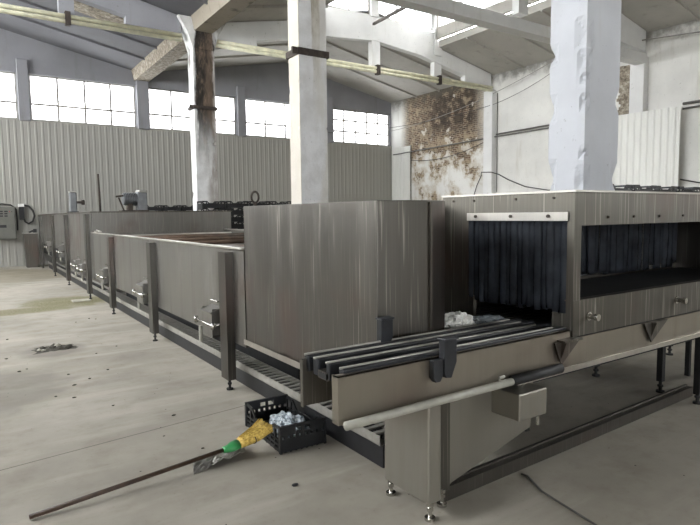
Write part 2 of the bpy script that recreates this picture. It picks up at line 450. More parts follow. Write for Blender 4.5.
# roof: two naves, each pitched, with a glazed monitor up to the truss at Y=15.5
EAVE, SL = 6.90, .203
NAVES = [(-.5, 'left'), (11.5, 'right')]
T2, T1 = 15.5, 9.5
MON = {'left': (8.6, 15.2), 'right': (9.0, T2)}     # each monitor's length along Y, chosen for the light below; left one unseen
roof = None
def slab(xa, za, xb, zb, y0, y1, th=.24):
    roof.hexa([(xa,y0,za),(xb,y0,zb),(xb,y1,zb),(xa,y1,za),(xa,y0,za+th),(xb,y0,zb+th),(xb,y1,zb+th),(xa,y1,za+th)])
def ribs(xa, za, xb, zb, ys):
    for y in ys: roof.beam((xa,y,za-.03), (xb,y,zb-.03), .06, .07)
for cx, nm in NAVES:
    MY0, MY1 = MON[nm]; roof = MB()
    zc = lambda x: EAVE + SL*(5.7-min(abs(x-cx), 5.7)) if abs(x-cx) <= 5.7 else EAVE
    for sgn in (-1, 1):
        xa = cx+sgn*6.1; xc = cx+sgn*2.75
        slab(xa, EAVE-.06, xc, zc(xc), YF-.3, MY1)
        ribs(xa, EAVE-.06, xc, zc(xc), [y for y in (-1.0,.5,2,5,6.5,8,11,12.5,14) if y < MY1])
        slab(xa, EAVE-.06, cx, zc(cx), MY1, YB+.3)
        ribs(xa, EAVE-.06, cx, zc(cx), [y for y in (12.5, 14, 17, 18.5, 20) if y > MY1])
        slab(xc, zc(xc), cx, zc(cx), YF-.3, MY0)
        roof.box(min(xc,xc-sgn*.12), max(xc,xc-sgn*.12), MY0, MY1, zc(xc)+.26, 8.12)
        roof.box(min(xc,xc+sgn*.3), max(xc,xc+sgn*.3), MY0, MY1, 9.25, 9.45)
        for y in (3.5, 9.5):
            if y > MY0: roof.box(xc-.14, xc+.14, y-.15, y+.15, 7.4, 9.3)
    roof.box(cx-3.05, cx+3.05, MY0-.3, MY1+.3, 9.45, 9.6)
    roof.box(cx-2.75, cx+2.75, MY0-.2, MY0, zc(cx+2.75), 9.45)
    if nm == 'left': roof.box(cx-2.75, cx+2.75, MY1, MY1+.2, zc(cx+2.75), 9.45)
    struct(roof.build('ceiling', M['roof_slab'] if nm == 'right' else M['roof_grey'], origin=(cx,9,7)))
# monitor glazing
for cx, nm in NAVES:
    MY0, MY1 = MON[nm]
    for sgn in (-1, 1):
        xc = cx+sgn*2.75-sgn*.06
        spans = ((MY0+.05, 9.35), (9.65, MY1-.15))
        for y0, y1 in spans:
            window(wn, 'y', y0, y1, 8.12, 9.27, xc, max(2, int((y1-y0)/1.1)), (8.7,), gl='glass_roof' if nm == 'right' else 'glass_roof_far'); wn += 1
    if nm == 'left': continue
    for x0, x1 in ((cx-2.6, cx-.2), (cx+.1, cx+2.6)):
        window(wn, 'x', x0, x1, 8.08, 9.45, T2, 3, (8.75,)); wn += 1
    e = MB()
    e.prism([(cx-2.75,7.4),(cx-2.75,8.02),(cx-.2,8.10),(cx+.1,8.10),(cx+2.75,7.98),(cx+2.75,7.4)], 1, T2-.1, T2+.1)
    e.box(cx-.2, cx+.1, T2-.14, T2+.1, 8.05, 9.45)
    for s in (-1, 1): e.box(cx+s*2.72-.17, cx+s*2.72+.17, T2-.16, T2+.12, 7.2, 9.45)
    struct(e.build('wall_monitor', M['truss_white']))

# ------------------------------------------------------------------ columns
def column_mesh(x0, x1, y0, y1, z0, z1, chip, seed, chips=()):
    f = MB(); nz = int((z1-z0)/.04); rings = []
    per = []
    def seg(p, q, n):
        for i in range(n): per.append((p[0]+(q[0]-p[0])*i/n, p[1]+(q[1]-p[1])*i/n))
    seg((x0,y0),(x1,y0),16); seg((x1,y0),(x1,y1),12); seg((x1,y1),(x0,y1),16); seg((x0,y1),(x0,y0),12)
    cx, cy = (x0+x1)/2, (y0+y1)/2
    for i in range(nz+1):
        z = z0+(z1-z0)*i/nz; r = []
        for x, y in per:
            ex = min(x-x0, x1-x); ey = min(y-y0, y1-y)
            edge = max(ex, ey)                      # 0 at a corner
            n = noise.noise(Vector((x*3+seed, y*3, z*1.6))) + .5*noise.noise(Vector((x*9, y*9+seed, z*6)))
            d = 0
            if edge < .13:
                d = max(0, n-.42)*(1-edge/.13)*chip*4
            for px_, py_, cz, ch, cw in chips:
                q = max(math.hypot(x-px_, y-py_)/cw, abs(z-cz)/ch)
                if q < 1.3: d = max(d, .05*max(0, 1.15-q+.5*n))
            d = min(d, .055) + .004*noise.noise(Vector((x*5,y*5,z*5+seed)))
            v = Vector((cx-x, cy-y, 0)).normalized()
            r.append(f.bm.verts.new((x+v.x*d, y+v.y*d, z)))
        rings.append(r)
    n = len(per)
    for A, B in zip(rings, rings[1:]):
        for k in range(n): f.bm.faces.new([A[k],A[(k+1)%n],B[(k+1)%n],B[k]])
    f.bm.faces.new(rings[0][::-1]); f.bm.faces.new(rings[-1])
    return f
CX0, CX1 = 5.25, 5.85
def collar(x0, x1, y0, y1, z, t=.025, h=.1):
    f = MB()
    f.box(x0-t, x1+t, y0-t, y0, z-h/2, z+h/2); f.box(x0-t, x1+t, y1, y1+t, z-h/2, z+h/2)
    f.box(x0-t, x0, y0, y1, z-h/2, z+h/2); f.box(x1, x1+t, y0, y1, z-h/2, z+h/2)
    f.box(x0-t-.1, x0-t, y0-.02, y0+.03, z-h/2, z+h/2)
    return f
t = thing('concrete_column', (5.55,3.7,0), 'chipped white square concrete column rising behind the curtained tunnel, nearest', 'column')
column_mesh(CX0, CX1, 3.5, 3.93, 0, 6.95, .02, 3.1, [(CX0,3.5,3.42,.12,.10),(CX0,3.5,3.14,.10,.09),(CX0,3.5,2.95,.07,.08),(CX0,3.5,2.72,.10,.07),(CX0,3.5,1.93,.14,.10),(CX0,3.5,2.2,.05,.05),(CX0,3.93,3.25,.08,.08),(CX0,3.93,2.7,.14,.08),(CX0,3.93,1.95,.16,.07),(CX1,3.5,1.95,.16,.10)]).build('shaft', M['col_white'], t)
t = thing('concrete_column', (5.55,9.6,0), 'white concrete column with brown iron collar and beige streaks, middle one', 'column')
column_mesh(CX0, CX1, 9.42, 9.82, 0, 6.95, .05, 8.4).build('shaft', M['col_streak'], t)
collar(CX0, CX1, 9.42, 9.82, 4.63, .04, .12).build('collar', M['iron'], t)
t = thing('concrete_column', (5.55,15.5,0), 'soot-black and white peeling concrete column, farthest, by the yellow pipe', 'column')
column_mesh(CX0, CX1, 15.25, 15.65, 0, 6.95, .06, 14.7).build('shaft', M['col_stain'], t)
collar(CX0, CX1, 15.25, 15.65, 4.55, .04, .09).build('collar', M['iron'], t)
f = MB()
f.prism([(CX0-.36,6.9),(CX0-.12,6.5),(CX0,6.1),(CX1,6.1),(CX1+.12,6.5),(CX1+.36,6.9)], 1, 15.22, 15.68)
f.build('capital', M['col_stain'], t)

# beams of the valley gutter
for (y0, y1, mat, lab) in ((15.7, 21.84, M['spall'], 'broad pale valley beam running from soot-stained column to back wall'),
                           (9.85, 15.2, M['mould'], 'dark mouldy valley beam above, between the middle and far columns'),
                           (3.95, 9.4, M['roof_slab'], 'grey valley beam above, between the nearest and middle columns')):
    f = MB(); f.prism([(5.22,6.93),(5.3,6.55),(5.8,6.55),(5.88,6.93)], 1, y0, y1)
    tag(f.build('valley_beam', mat), lab, 'roof beam')

# ------------------------------------------------------------------ trusses
def truss(cx, y, label, tie):
    t = thing('roof_truss', (cx, y, 6.3), label, 'roof truss')
    zc = lambda x: EAVE-.02 + SL*(5.7-abs(x-cx))
    w = .24
    lo = [(-4.3,6.62),(-1.9,7.14),(0,7.3),(1.9,7.12),(4.1,6.68)]
    f = MB()
    f.prism([(cx-5.6,6.32),(cx-4.3,6.42)] + [(cx+a,z) for a,z in lo] + [(cx+4.1,6.42),(cx+5.5,6.32),(cx+5.5,zc(cx+5.5)),(cx,zc(cx)),(cx-5.6,zc(cx-5.6))], 1, y-w/2, y+w/2)
    tm = M['truss_white'] if cx > 5 else M['truss_grey']
    f.build('top_chord', tm, t)
    for a, zt in ((-2.75,6.96),(0,7.32),(2.75,6.98)):
        f = MB(); f.box(cx+a-.17, cx+a+.17, y-.1, y+.1, 6.42, zt+.05); f.build('post', tm, t)
    if tie == 'pipe':
        for dy, dz in ((-.17,6.40),(-.17,6.285)):
            f = MB(); f.tube([(cx-5.7,y+dy,dz),(cx,y+dy,dz),(cx+5.5,y+dy,dz)], .055, 10); f.build('tie_rod', M['yellow'], t, smooth=True)
        for a in (-2.75, .0, 2.75):
            f = MB(); f.box(cx+a-.06, cx+a+.06, y-.26, y-.1, 6.19, 6.5); f.build('clamp', M['iron'], t)
    else:
        f = MB(); f.box(cx-5.6, cx+5.5, y-.16, y+.16, 5.98, 6.26); f.build('tie_beam', M['truss_white'], t)
    return t
truss(11.5, T2, 'white bow truss with yellow pipe tie spanning to the peeling brick wall', 'pipe')
truss(-.5, T2, 'grey-white truss with yellow pipe tie at upper left of the hall', 'pipe')
truss(11.5, T1, 'white truss with straight concrete tie beam crossing above, nearest', 'beam')
f = MB(); f.beam((11.33,15.3,7.78), (8.4,9.7,6.24), .07, .07); tag(f.build('diagonal_brace', M['iron']), 'thin dark steel brace slanting up from the truss to the tie beam', 'brace')
f = MB(); f.beam((2.55,15.3,6.28), (2.0,16.6,5.95), .06, .06); f.beam((2.72,15.3,6.28), (2.17,16.6,5.95), .06, .06)
# spalled concrete boards seen through the left truss
f = MB(); f.hexa([(2.5,15.9,7.0),(4.3,15.9,6.62),(4.3,16.6,6.62),(2.5,16.6,7.0),(2.5,15.9,7.3),(4.3,15.9,6.86),(4.3,16.6,6.86),(2.5,16.6,7.3)])
tag(f.build('broken_roof_slab', M['spall']), 'crumbling brown roof slab edge seen through the left truss', 'roof slab')
bpy.data.objects.remove(f) if False else None

# pilasters on the right wall
for y, lab in ((15.5, 'white wall pilaster at the right edge of the peeling brick patch'), (9.6, 'pale wall pilaster to the right of the nearest column')):
    f = MB(); f.box(XR-.25, XR, y-.22, y+.22, 0, 6.3 if y > 12 else 6.2); 
    tag(f.build('wall_pilaster', M['truss_white'], bevel=.02), lab, 'pilaster')
f = MB()
for r in range(17):
    y0 = 9.9+.06*noise.noise(Vector((r*.6,1,2))); y1 = 10.28+.1*noise.noise(Vector((r*.5,7,2)))
    ym = (y0+y1)/2+random.uniform(-.06,.06); z = 4.6+r*.088
    f.box(XR-random.uniform(.02,.07), XR-.001, y0, ym, z, z+.09); f.box(XR-random.uniform(.02,.07), XR-.001, ym, y1, z, z+.09)
struct(f.build('trim_6', M['spall']))

# conduit, wires on the right wall
f = MB(); f.tube([(XR-.09,21.6,4.43),(XR-.09,15.8,4.53),(XR-.09,10.7,4.57)], .025, 8); f.tube([(XR-.09,15.2,4.62),(XR-.09,10.7,4.68)], .03, 8)
tag(f.build('wall_conduit', M['conduit'], smooth=True), 'dark horizontal conduit pipe on white wall left of the nearest column', 'conduit')
f = MB(); f.tube([(XR-.09,8.3,4.64),(XR-.09,4,4.68)], .04, 8); f.tube([(XR-.09,8.3,4.5),(XR-.09,4,4.54)], .03, 8)
tag(f.build('wall_conduit', M['conduit'], smooth=True), 'dark horizontal conduit pipe right of the white cladding patch', 'conduit')
f = MB(); f.tube([(XR-.04,15.2,2.4),(XR-.04,15.2,6.2)], .018, 8); tag(f.build('wall_conduit', M['conduit'], smooth=True), 'vertical dark pipe running up beside the white pilaster', 'conduit')
def sag(p, q, s, n=14):
    p = Vector(p); q = Vector(q); r = []
    for i in range(n+1):
        u = i/n; v = p.lerp(q, u); v.z -= s*4*u*(1-u); r.append(v)
    return r
f = MB(); f.tube(sag((XR-.2,21.7,5.55),(XR-.2,12.0,6.95),.35), .012, 6); tag(f.build('hanging_wire', M['cable_grey'], smooth=True), 'upper thin sagging wire crossing the brick patch up to nearest column', 'wire')
f = MB(); f.tube(sag((13.5,21.7,5.25),(XR-.2,15.3,5.75),.25)+sag((XR-.2,15.3,5.75),(XR-.2,12.4,6.5),.1)[1:], .009, 6); tag(f.build('hanging_wire', M['cable'], smooth=True), 'lower thin wire passing in front of the far-right window', 'wire')
f = MB(); f.tube(sag((XR-.15,20.2,4.05),(XR-.15,15.4,4.5),.28), .013, 6); tag(f.build('hanging_wire', M['cable'], smooth=True), 'black wire drooping below the conduit on the peeling wall', 'wire')
f = MB(); f.tube([(XR-.08,16.4,2.2),(XR-.08,16.2,2.7),(XR-.1,15.95,3.08),(XR-.3,15.76,3.2),(XR-.3,15.24,3.17),(XR-.1,15.05,3.08),(XR-.08,14.6,2.85),(XR-.08,13.8,2.55),(XR-.08,12.8,2.38),(XR-.08,11.5,2.34)], .018, 6)
tag(f.build('looped_cable', M['cable'], smooth=True), 'black looped cable hanging low on the white wall above tunnel', 'cable')
f = MB(); f.tube(sag((6.0,4.2,5.25),(9.6,2.4,5.25),.02), .022, 8)
bm_ = f.bm; bm_.free()
f = MB(); f.tube([(XR-.4,11.5,7.0-.05),(XR-.4,10.2,6.72),(XR-.4,7.0,6.35),(XR-.4,4.5,6.1)], .02, 6); tag(f.build('hanging_wire', M['cable_grey'], smooth=True), 'pale wire stretched under the roof at upper right', 'wire')
f = MB(); f.tube(sag((XR-.1,8.3,2.5),(XR-.1,5,1.9),.05), .02, 6); tag(f.build('hanging_wire', M['cable'], smooth=True), 'dark wire low on wall right of the white cladding patch', 'wire')
f = MB(); f.tube(sag((4.0,21.2,5.0),(5.3,15.2,4.0),.1), .01, 6); f.bm.free()

# ------------------------------------------------------------------ washing tank
LX, RX = 1.95, 4.62
def foot(f, x, y, r=.012, z1=.14):
    f.cyl(x, y, .012, z1, r); f.cyl(x, y, 0, .016, r*2.6); f.cyl(x, y, .05, .068, r*1.7, 6)
def post(parent, y, z1, w=.17):
    f = MB()     # folded channel: face plate with two returns
    f.box(LX-.075, LX-.069, y, y+w, .11, z1); f.box(LX-.069, LX, y, y+.008, .11, z1); f.box(LX-.069, LX, y+w-.008, y+w, .11, z1)
    f.box(LX-.075, LX, y, y+w, z1, z1+.006)
    o = f.build('post', M['steel_post'], parent)
    g = MB(); foot(g, LX-.03, y+w/2); g.build('levelling_foot', M['dark'], o)
tank = thing('washing_tank', ((LX+RX)/2, 8.1, 0), 'long open stainless steel washing tank with bright rim and folded posts', 'washing machine')
f = MB()
f.box(LX, LX+.006, 4.53, 11.68, .45, 1.305); f.box(RX-.006, RX, 4.53, 11.68, .45, 1.305)
f.box(LX, RX, 4.53, 4.536, .45, 1.305); f.box(LX, RX, 11.674, 11.68, .45, 1.305)
f.build('shell', M['steel_tank'], tank)
f = MB(); f.box(LX+.006, RX-.006, 4.54, 11.67, .45, .456); f.build('bottom_plate', M['steel_dark'], tank)
f = MB(); f.box(LX-.03, LX+.03, 4.53, 11.68, 1.305, 1.325); f.box(RX-.03, RX+.03, 4.53, 11.68, 1.305, 1.325); f.build('rim', M['steel_light'], tank, bevel=.004)
f = MB(); f.box(2.5, 4.4, 4.6, 11.6, .03, .44); f.build('added_dark_fill', M['dark'], tank)  # dark block added so the gap under the tank stays black
for y in (4.78, 7.30, 9.80): post(tank, y, 1.27)
for y in (4.78, 7.30, 9.80):
    f = MB(); f.box(RX, RX+.07, y, y+.16, 0, 1.27); f.build('post', M['steel_dull'], tank)
f = MB(); f.box(LX+.02, RX-.02, 4.6, 11.6, 1.08, 1.13); f.build('slat_belt', M['belt'], tank)
for y in (11.3, 10.5, 9.6, 8.6, 7.5):
    f = MB(); f.tube([(LX+.03,y,1.24),(RX-.03,y,1.24)], .028, 10); f.build('spray_pipe', M['steel_light' if y > 11 else 'belt'], tank, smooth=True)
for x in (2.9, 3.7):
    f = MB(); f.box(x-.02, x+.02, 4.6, 11.6, 1.14, 1.2); f.build('guide_rail', M['steel_dull'], tank)
f = MB(); f.box(1.96, 2.02, 11.3, 11.55, 1.325, 1.35); f.tube([(2.0,11.1,1.34),(2.0,11.5,1.36)], .015); f.build('latch', M['steel_light'], tank)
def drain(parent, y, z0=.46, z1=.73, w=.27):
    f = MB()
    f.box(LX-.11, LX-.104, y, y+w, z0, z1-.03); f.box(LX-.104, LX, y, y+.006, z0+.02, z1); f.box(LX-.104, LX, y+w-.006, y+w, z0+.02, z1)
    f.hexa([(LX-.13,y-.01,z1-.04),(LX,y-.01,z1),(LX,y+w+.01,z1),(LX-.13,y+w+.01,z1-.04),(LX-.13,y-.01,z1-.03),(LX,y-.01,z1+.012),(LX,y+w+.01,z1+.012),(LX-.13,y+w+.01,z1-.03)])
    f.box(LX-.104, LX, y, y+w, z0, z0+.006)
    o = f.build('drain_box', M['steel_tank'], parent)
    g = MB(); g.tube([(LX-.135,y-.09,z0+.13),(LX-.135,y+w+.1,z0+.13)], .012); g.tube([(LX-.135,y-.09,z0+.13),(LX,y-.09,z0+.15)], .01)
    g.cyl(LX-.135, y-.09, z0+.10, z0+.16, .02); g.cyl(LX-.135, y+w+.1, z0+.10, z0+.16, .02)
    g.build('latch_bar', M['chrome'], o, smooth=True)
    g = MB(); g.tube([(LX-.005,y+.05,z1+.06),(LX-.03,y+.05,z1+.06),(LX-.03,y+w-.05,z1+.06),(LX-.005,y+w-.05,z1+.06)], .007); g.build('handle', M['chrome'], o)
    g = MB(); g.cyl(LX-.03, y+w+.28, z0-.14, z0+.02, .022); g.build('drain_stub', M['pvc'], o)
for y in (5.06, 7.6): drain(tank, y)
drain(tank, 10.2)

# far housing
hs = thing('washer_housing', (3.35, 16.6, 0), 'tall stainless washer housing at far end with motors on top', 'washing machine')
HY0, HY1, HX1, HT = 11.7, 21.4, 4.76, 1.69
f = MB()
f.box(LX, HX1, HY0, HY0+.008, .43, HT); f.box(HX1-.008, HX1, HY0, HY1, .43, HT); f.box(LX, HX1, HY1-.008, HY1, .43, HT)
f.box(LX, LX+.008, HY0, 14.9, .42, HT); f.box(LX, LX+.008, 14.9, HY1, .78, HT)
f.build('shell', M['steel_tank'], hs)
f = MB(); f.box(LX-.02, HX1+.02, HY0-.02, HY1+.02, HT, HT+.025); f.build('lid', M['steel_dull'], hs)
f = MB(); f.box(LX+.1, HX1-.1, 14.95, HY1-.1, .45, .75); f.build('sump', M['dark'], hs)
for y in (11.95, 14.78, 17.35, 20.4): post(hs, y, 1.66, .2)
for y in (12.0, 16, 20.4):
    f = MB(); f.box(HX1, HX1+.07, y, y+.16, 0, 1.6); f.build('post', M['steel_dull'], hs)
drain(hs, 12.35, .42, .68); drain(hs, 13.2, .45, .7); drain(hs, 15.6, .62, .92); drain(hs, 18.2, .64, .94)

gm = thing('gear_motor', (2.25,16,HT+.025), 'small upright silver gear motor on far left of the housing lid', 'motor')
f = MB(); f.box(2.17,2.33,15.9,16.1,HT+.05,HT+.55); f.build('gearbox', M['motor'], gm, bevel=.02)
f = MB(); f.box(2.14,2.36,15.88,16.12,HT+.025,HT+.07); f.build('base_plate', M['dark'], gm)
f = MB(); f.tube([(2.33,16,HT+.3),(2.52,16,HT+.3)], .03); f.tube([(2.45,16,HT+.3),(2.52,16,HT+.3)], .06); f.build('shaft', M['iron'], gm, smooth=True)
f = MB(); f.box(2.165,2.335,15.895,16.105,HT+.55,HT+.58); f.build('cap', M['galv'], gm)
dm = thing('drive_motor', (3.05,13,HT+.025), 'larger grey drive motor with cooling fins on the housing lid', 'motor')
f = MB(); f.tube([(2.82,13,HT+.3),(3.12,13,HT+.3)], .13, 20); 
for i in range(8): f.tube([(2.85+i*.035,13,HT+.3),(2.862+i*.035,13,HT+.3)], .145, 20)
f.build('motor_body', M['motor'], dm)
f = MB(); f.box(3.1,3.3,12.86,13.14,HT+.03,HT+.46); f.build('gearbox', M['motor'], dm, bevel=.02)
f = MB(); f.box(3.12,3.3,12.84,13.16,HT+.44,HT+.50); f.build('cowl', M['galv'], dm, bevel=.02)
f = MB(); f.box(2.76,3.32,12.84,13.16,HT+.025,HT+.06); f.beam((2.72,12.95,HT+.33),(2.82,12.95,HT+.05),.03,.03); f.beam((2.66,12.95,HT+.35),(2.86,12.95,HT+.38),.04,.04); f.box(2.9,3.0,12.9,13.1,HT+.06,HT+.2); f.build('bracket', M['iron'], dm)
f = MB(); f.tube([(2.26,12.5,HT+.025),(2.245,12.5,2.48)], .02, 8); tag(f.build('steel_rod', M['iron'], smooth=True), 'thin dark upright rod standing on the housing lid', 'rod')

# ------------------------------------------------------------------ end housing (large smooth panel)
eh = thing('end_housing', (2.2, 3.6, 0), 'large smooth stainless steel end housing with vertical drip streaks', 'washing machine')
ET = 1.68
f = MB()
poly = [(LX,4.52),(LX,2.615),(2.275,2.545),(2.47,2.60),(2.47,3.27),(4.6,3.27),(4.6,4.52)]
def shellpoly(poly, z0, z1):
    n = len(poly)
    for i in range(n):
        a, c = poly[i], poly[(i+1)%n]
        f.face([(a[0],a[1],z0),(c[0],c[1],z0),(c[0],c[1],z1),(a[0],a[1],z1)])
f.prism(poly[::-1], 2, .52, ET)
f.build('shell', M['steel'], eh, bevel=.006)
f = MB(); f.box(LX-.025, LX+.04, 2.6, 4.52, .49, .52); f.box(LX-.025, LX-.02, 2.6, 4.52, .52, .535); f.build('bottom_flange', M['steel_light'], eh)
f = MB(); f.box(2.285, 2.30, 2.53, 2.56, .89, ET-.01); f.build('seam_strip', M['steel_dark'], eh)
f = MB(); f.box(2.52, 4.4, 3.35, 4.45, .03, .52); f.build('added_dark_fill', M['dark'], eh)  # another added dark block, blackening the gap below the end housing
for x, y in ((2.46,3.1), (4.5,3.4), (4.5,4.4), (2.46,4.4)):
    f = MB(); f.tube([(x,y,.52),(x,y,.0)], .03); f.build('leg', M['dark'], eh)
le = MB()
le.tube([(1.962+.032*math.sin(a)*1.0, 4.3, ET+.07-.045*math.cos(a)*1.0) for a in [2*PI*i/20 for i in range(21)]], .009, 8)
le.cyl(1.962, 4.3, ET, ET+.03, .014)
le.build('lifting_eye', M['iron'], eh, smooth=True)

# ------------------------------------------------------------------ cable tray along the floor
tr = thing('cable_tray', (2.12, 8.0, 0), 'low perforated grey cable tray running along the floor under the machine', 'cable tray')
f = MB()
f.box(2.06, 2.064, 2.75, 20.5, .15, .215); f.box(2.236, 2.24, 2.75, 20.5, .15, .215); f.box(2.06, 2.24, 2.75, 20.5, .15, .154)
f.build('tray', M['tray'], tr)
f = MB(); y = 2.8
while y < 11.5:
    f.box(2.07, 2.23, y, y+.035, .206, .215); y += .085
f.build('rungs', M['tray'], tr)
f = MB(); f.tube([(2.13,2.8,.18),(2.13,20.3,.18)], .02, 6); f.tube([(2.18,2.8,.18),(2.18,20.3,.18)], .018, 6); f.build('cable', M['cable'], tr)
f = MB(); f.box(2.085, 2.235, 2.75, 20.5, .0, .15); tag(f.build('tray_shade_block', M['black']), 'black block standing in for the shade beneath the perforated cable tray', 'shade block')  # black block put in for the shade under the tray

# ------------------------------------------------------------------ curtained tunnel
tn = thing('curtain_tunnel', (4.6, 2.7, 0), 'stainless tunnel with black strip curtains at right foreground', 'tunnel')
TX, TXR, TY0, TY1, TB, TT = 3.07, 6.6, 2.10, 3.26, .825, 1.722
f = MB()
# entry face, X = TX
f.box(TX, TX+.03, 2.985, TY1, TB, TT); f.box(TX, TX+.03, TY0, 2.15, TB, TT); f.box(TX, TX+.03, 2.15, 2.985, 1.555, TT)
f.box(TX, TX+.03, 2.15, 2.25, TB, .965); f.box(TX, TX+.03, 2.93, 2.985, TB, .99)
f.build('entry_frame', M['steel_dull'], tn)
f = MB()
f.box(TX+.03, TXR, TY0, TY0+.02, 1.515, TT); f.box(TX+.03, TX+.072, TY0, TY0+.02, 1.05, 1.515)
f.build('side_header', M['steel_dull'], tn)
f = MB(); f.box(TX+.002, TXR, TY0-.003, TY0+.02, TB, 1.045); f.box(TX+.002, TXR, TY0-.003, TY0+.06, 1.045, 1.052); f.box(TX-.14, TX+.04, TY0-.05, TY0+.06, TB-.012, TB)
f.build('side_beam', M['steel_dull'], tn)
f = MB(); f.box(TX-.012, TXR, TY0-.012, TY1, TT, TT+.012); f.build('roof_plate', M['steel_light'], tn)
f = MB(); f.box(TX+.25, TXR-.02, TY0+.02, TY1-.1, .955, .97); f.build('inner_deck', M['dark'], tn)
f = MB(); f.box(TX+.03, TXR, TY1-.02, TY1, 1.5, TT); f.box(TX+.03, TXR, TY1-.02, TY1, TB, .98); f.box(TXR-.02, TXR, TY0+.02, TY1-.02, TB, TT); f.build('rear_panel', M['steel_dark'], tn)
f = MB(); f.box(TX-.30, TXR-.05, 2.52, TY1-.03, TB-.02, TB); f.build('deck_plate', M['steel_dark'], tn)
f = MB()
for i in range(9): f.box(TX-.25, TX+1.0, 2.56+i*.075, 2.56+i*.075+.03, TB, TB+.008)
f.build('deck_slats', M['dark'], tn)
f = MB(); f.box(TX-.012, TX, 2.14, 2.99, 1.545, 1.60); fo = f.build('curtain_rail', M['steel_light'], tn)
for y in (2.28, 2.58, 2.9):
    g = MB(); g.tube([(TX-.012,y,1.575),(TX-.024,y,1.575)], .011, 8); g.build('bolt', M['iron'], fo)
for y in (2.25, 2.55, 2.93, 3.14):
    f = MB(); f.tube([(TX+.002,y,1.69),(TX-.008,y,1.69)], .008, 8); f.build('bolt', M['iron'], tn)
def strip(p0, p1, z0, z1, axis, at, bend, seed):
    """a hanging vinyl strip with a slight curl"""
    f = MB(); nu, nv = 5, 12; grid = []
    for j in range(nv+1):
        z = z1+(z0-z1)*j/nv; row = []
        for i in range(nu+1):
            u = p0+(p1-p0)*i/nu; s = (i/nu-.5)*2
            d = at + .006*s*s*bend + .012*noise.noise(Vector((seed*3.1, z*2.2, s*.4)))*(j/nv) + .004*math.sin(seed*5)
            row.append(f.bm.verts.new((d,u,z) if axis == 'y' else (u,d,z)))
        grid.append(row)
    for j in range(nv):
        for i in range(nu): f.bm.faces.new([grid[j][i],grid[j][i+1],grid[j+1][i+1],grid[j+1][i]])
    bmesh.ops.solidify(f.bm, geom=f.bm.faces[:], thickness=.003)
    return f
n = 17
for i in range(n):
    w = (2.985-2.15)/n; y0 = 2.15+i*w
    o = strip(y0-.006, y0+w+.006, .955+random.uniform(-.004,.03), 1.552, 'y', TX-.004+.012*(i%2)+random.uniform(-.003,.003), random.choice((-1,1.5,2)), i+.3).build('curtain_strip', M['vinyl'], tn, smooth=True)
n = 34
for i in range(n):
    w = (TXR-3.2)/n; x0 = 3.2+i*w
    o = strip(x0-.02, x0+w+.02, .99+random.choice((-.012,-.012,-.012,.012,.03)), 1.56, 'x', TY1-.045-.012*(i%2), random.choice((-1,1,2)), i+50.7).build('curtain_strip', M['vinyl'], tn, smooth=True)
for x in (3.42, 3.72, 4.05, 4.38, 4.75):
    f = MB(); f.tube([(x,TY0+.001,1.565),(x,TY0-.01,1.565)], .008, 8); f.build('bolt', M['iron'], tn)
for x in (3.23, 4.33):
    f = MB(); f.tube([(x,TY0-.003,.94),(x,TY0-.06,.94)], .016, 12); f.tube([(x,TY0-.05,.94),(x,TY0-.075,.94)], .022, 12); f.tube([(x,TY0-.003,.94),(x,TY0-.012,.94)], .028, 12)
    f.build('nozzle', M['chrome'], tn, smooth=False)
for x0, x1, xa in ((2.88,3.14,2.94), (3.88,4.2,3.97), (5.0,5.32,5.1)):
    f = MB(); f.prism([(x0,TB-.012),(x1,TB-.012),(xa+.01,.67)], 1, TY0-.014, TY0-.006); f.prism([(TY0-.05,TB-.012),(TY0-.006,TB-.012),(TY0-.006,.69)], 0, xa+.005, xa+.012)
    f.build('gusset', M['steel_dark'], tn)
for x, y in ((5.0,2.53), (6.4,2.3), (6.4,3.15), (3.6,3.15), (5.0,3.15)):
    f = MB(); f.box(x-.025, x+.025, y-.025, y+.025, .1, TB-.02); foot(f, x, y, .014); f.build('leg', M['dark'], tn)
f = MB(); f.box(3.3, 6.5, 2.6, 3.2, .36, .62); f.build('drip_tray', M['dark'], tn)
f = MB(); f.box(3.3,3.34,2.62,2.66,.1,.36); f.box(5.7,5.74,2.62,2.66,0,.36); f.box(3.3,3.34,3.12,3.16,0,.36); f.box(3.3,3.34,2.62,2.66,0,.12)
f.box(4.0,4.03,2.9,2.93,.62,.81); f.build('tray_support', M['dark'], tn)

# ------------------------------------------------------------------ infeed conveyor
cv = thing('infeed_conveyor', (2.6, 2.3, 0), 'crosswise steel infeed conveyor with black guide rails in right foreground', 'conveyor')
f = MB(); f.box(1.345, 3.06, 2.108, 2.116, .64, .868); f.box(3.06, 6.6, 2.108, 2.116, .64, .812); f.box(1.345, 3.06, 2.108, 2.15, .862, .868); f.box(1.345, 1.353, 2.116, 2.16, .64, .868); f.build('side_plate', M['brownsteel'], cv)
f = MB(); f.box(1.365, 3.05, 2.49, 2.498, .62, .868); f.box(1.365, 1.373, 2.47, 2.49, .62, .868); f.build('side_plate', M['steel_dark'], cv)
f = MB(); f.box(2.5, 6.6, 2.045, 2.108, .634, .64); f.box(2.5, 6.6, 2.045, 2.051, .64, .665); f.build('bottom_lip', M['steel_light'], cv)
f = MB(); f.tube([(1.35,2.055,.655),(1.9,2.055,.66),(2.46,2.055,.662)], .021, 12); o = f.build('pvc_pipe', M['pvc'], cv, smooth=True)
g = MB(); g.tube([(2.36,2.055,.672),(2.36,2.055,.70),(2.40,2.06,.70)], .009, 8); g.build('clip', M['pvc'], o)
f = MB(); f.tube([(2.47,2.06,.665),(2.9,2.06,.665)], .03, 12); f.build('pipe_sleeve', M['dark'], cv, smooth=True)
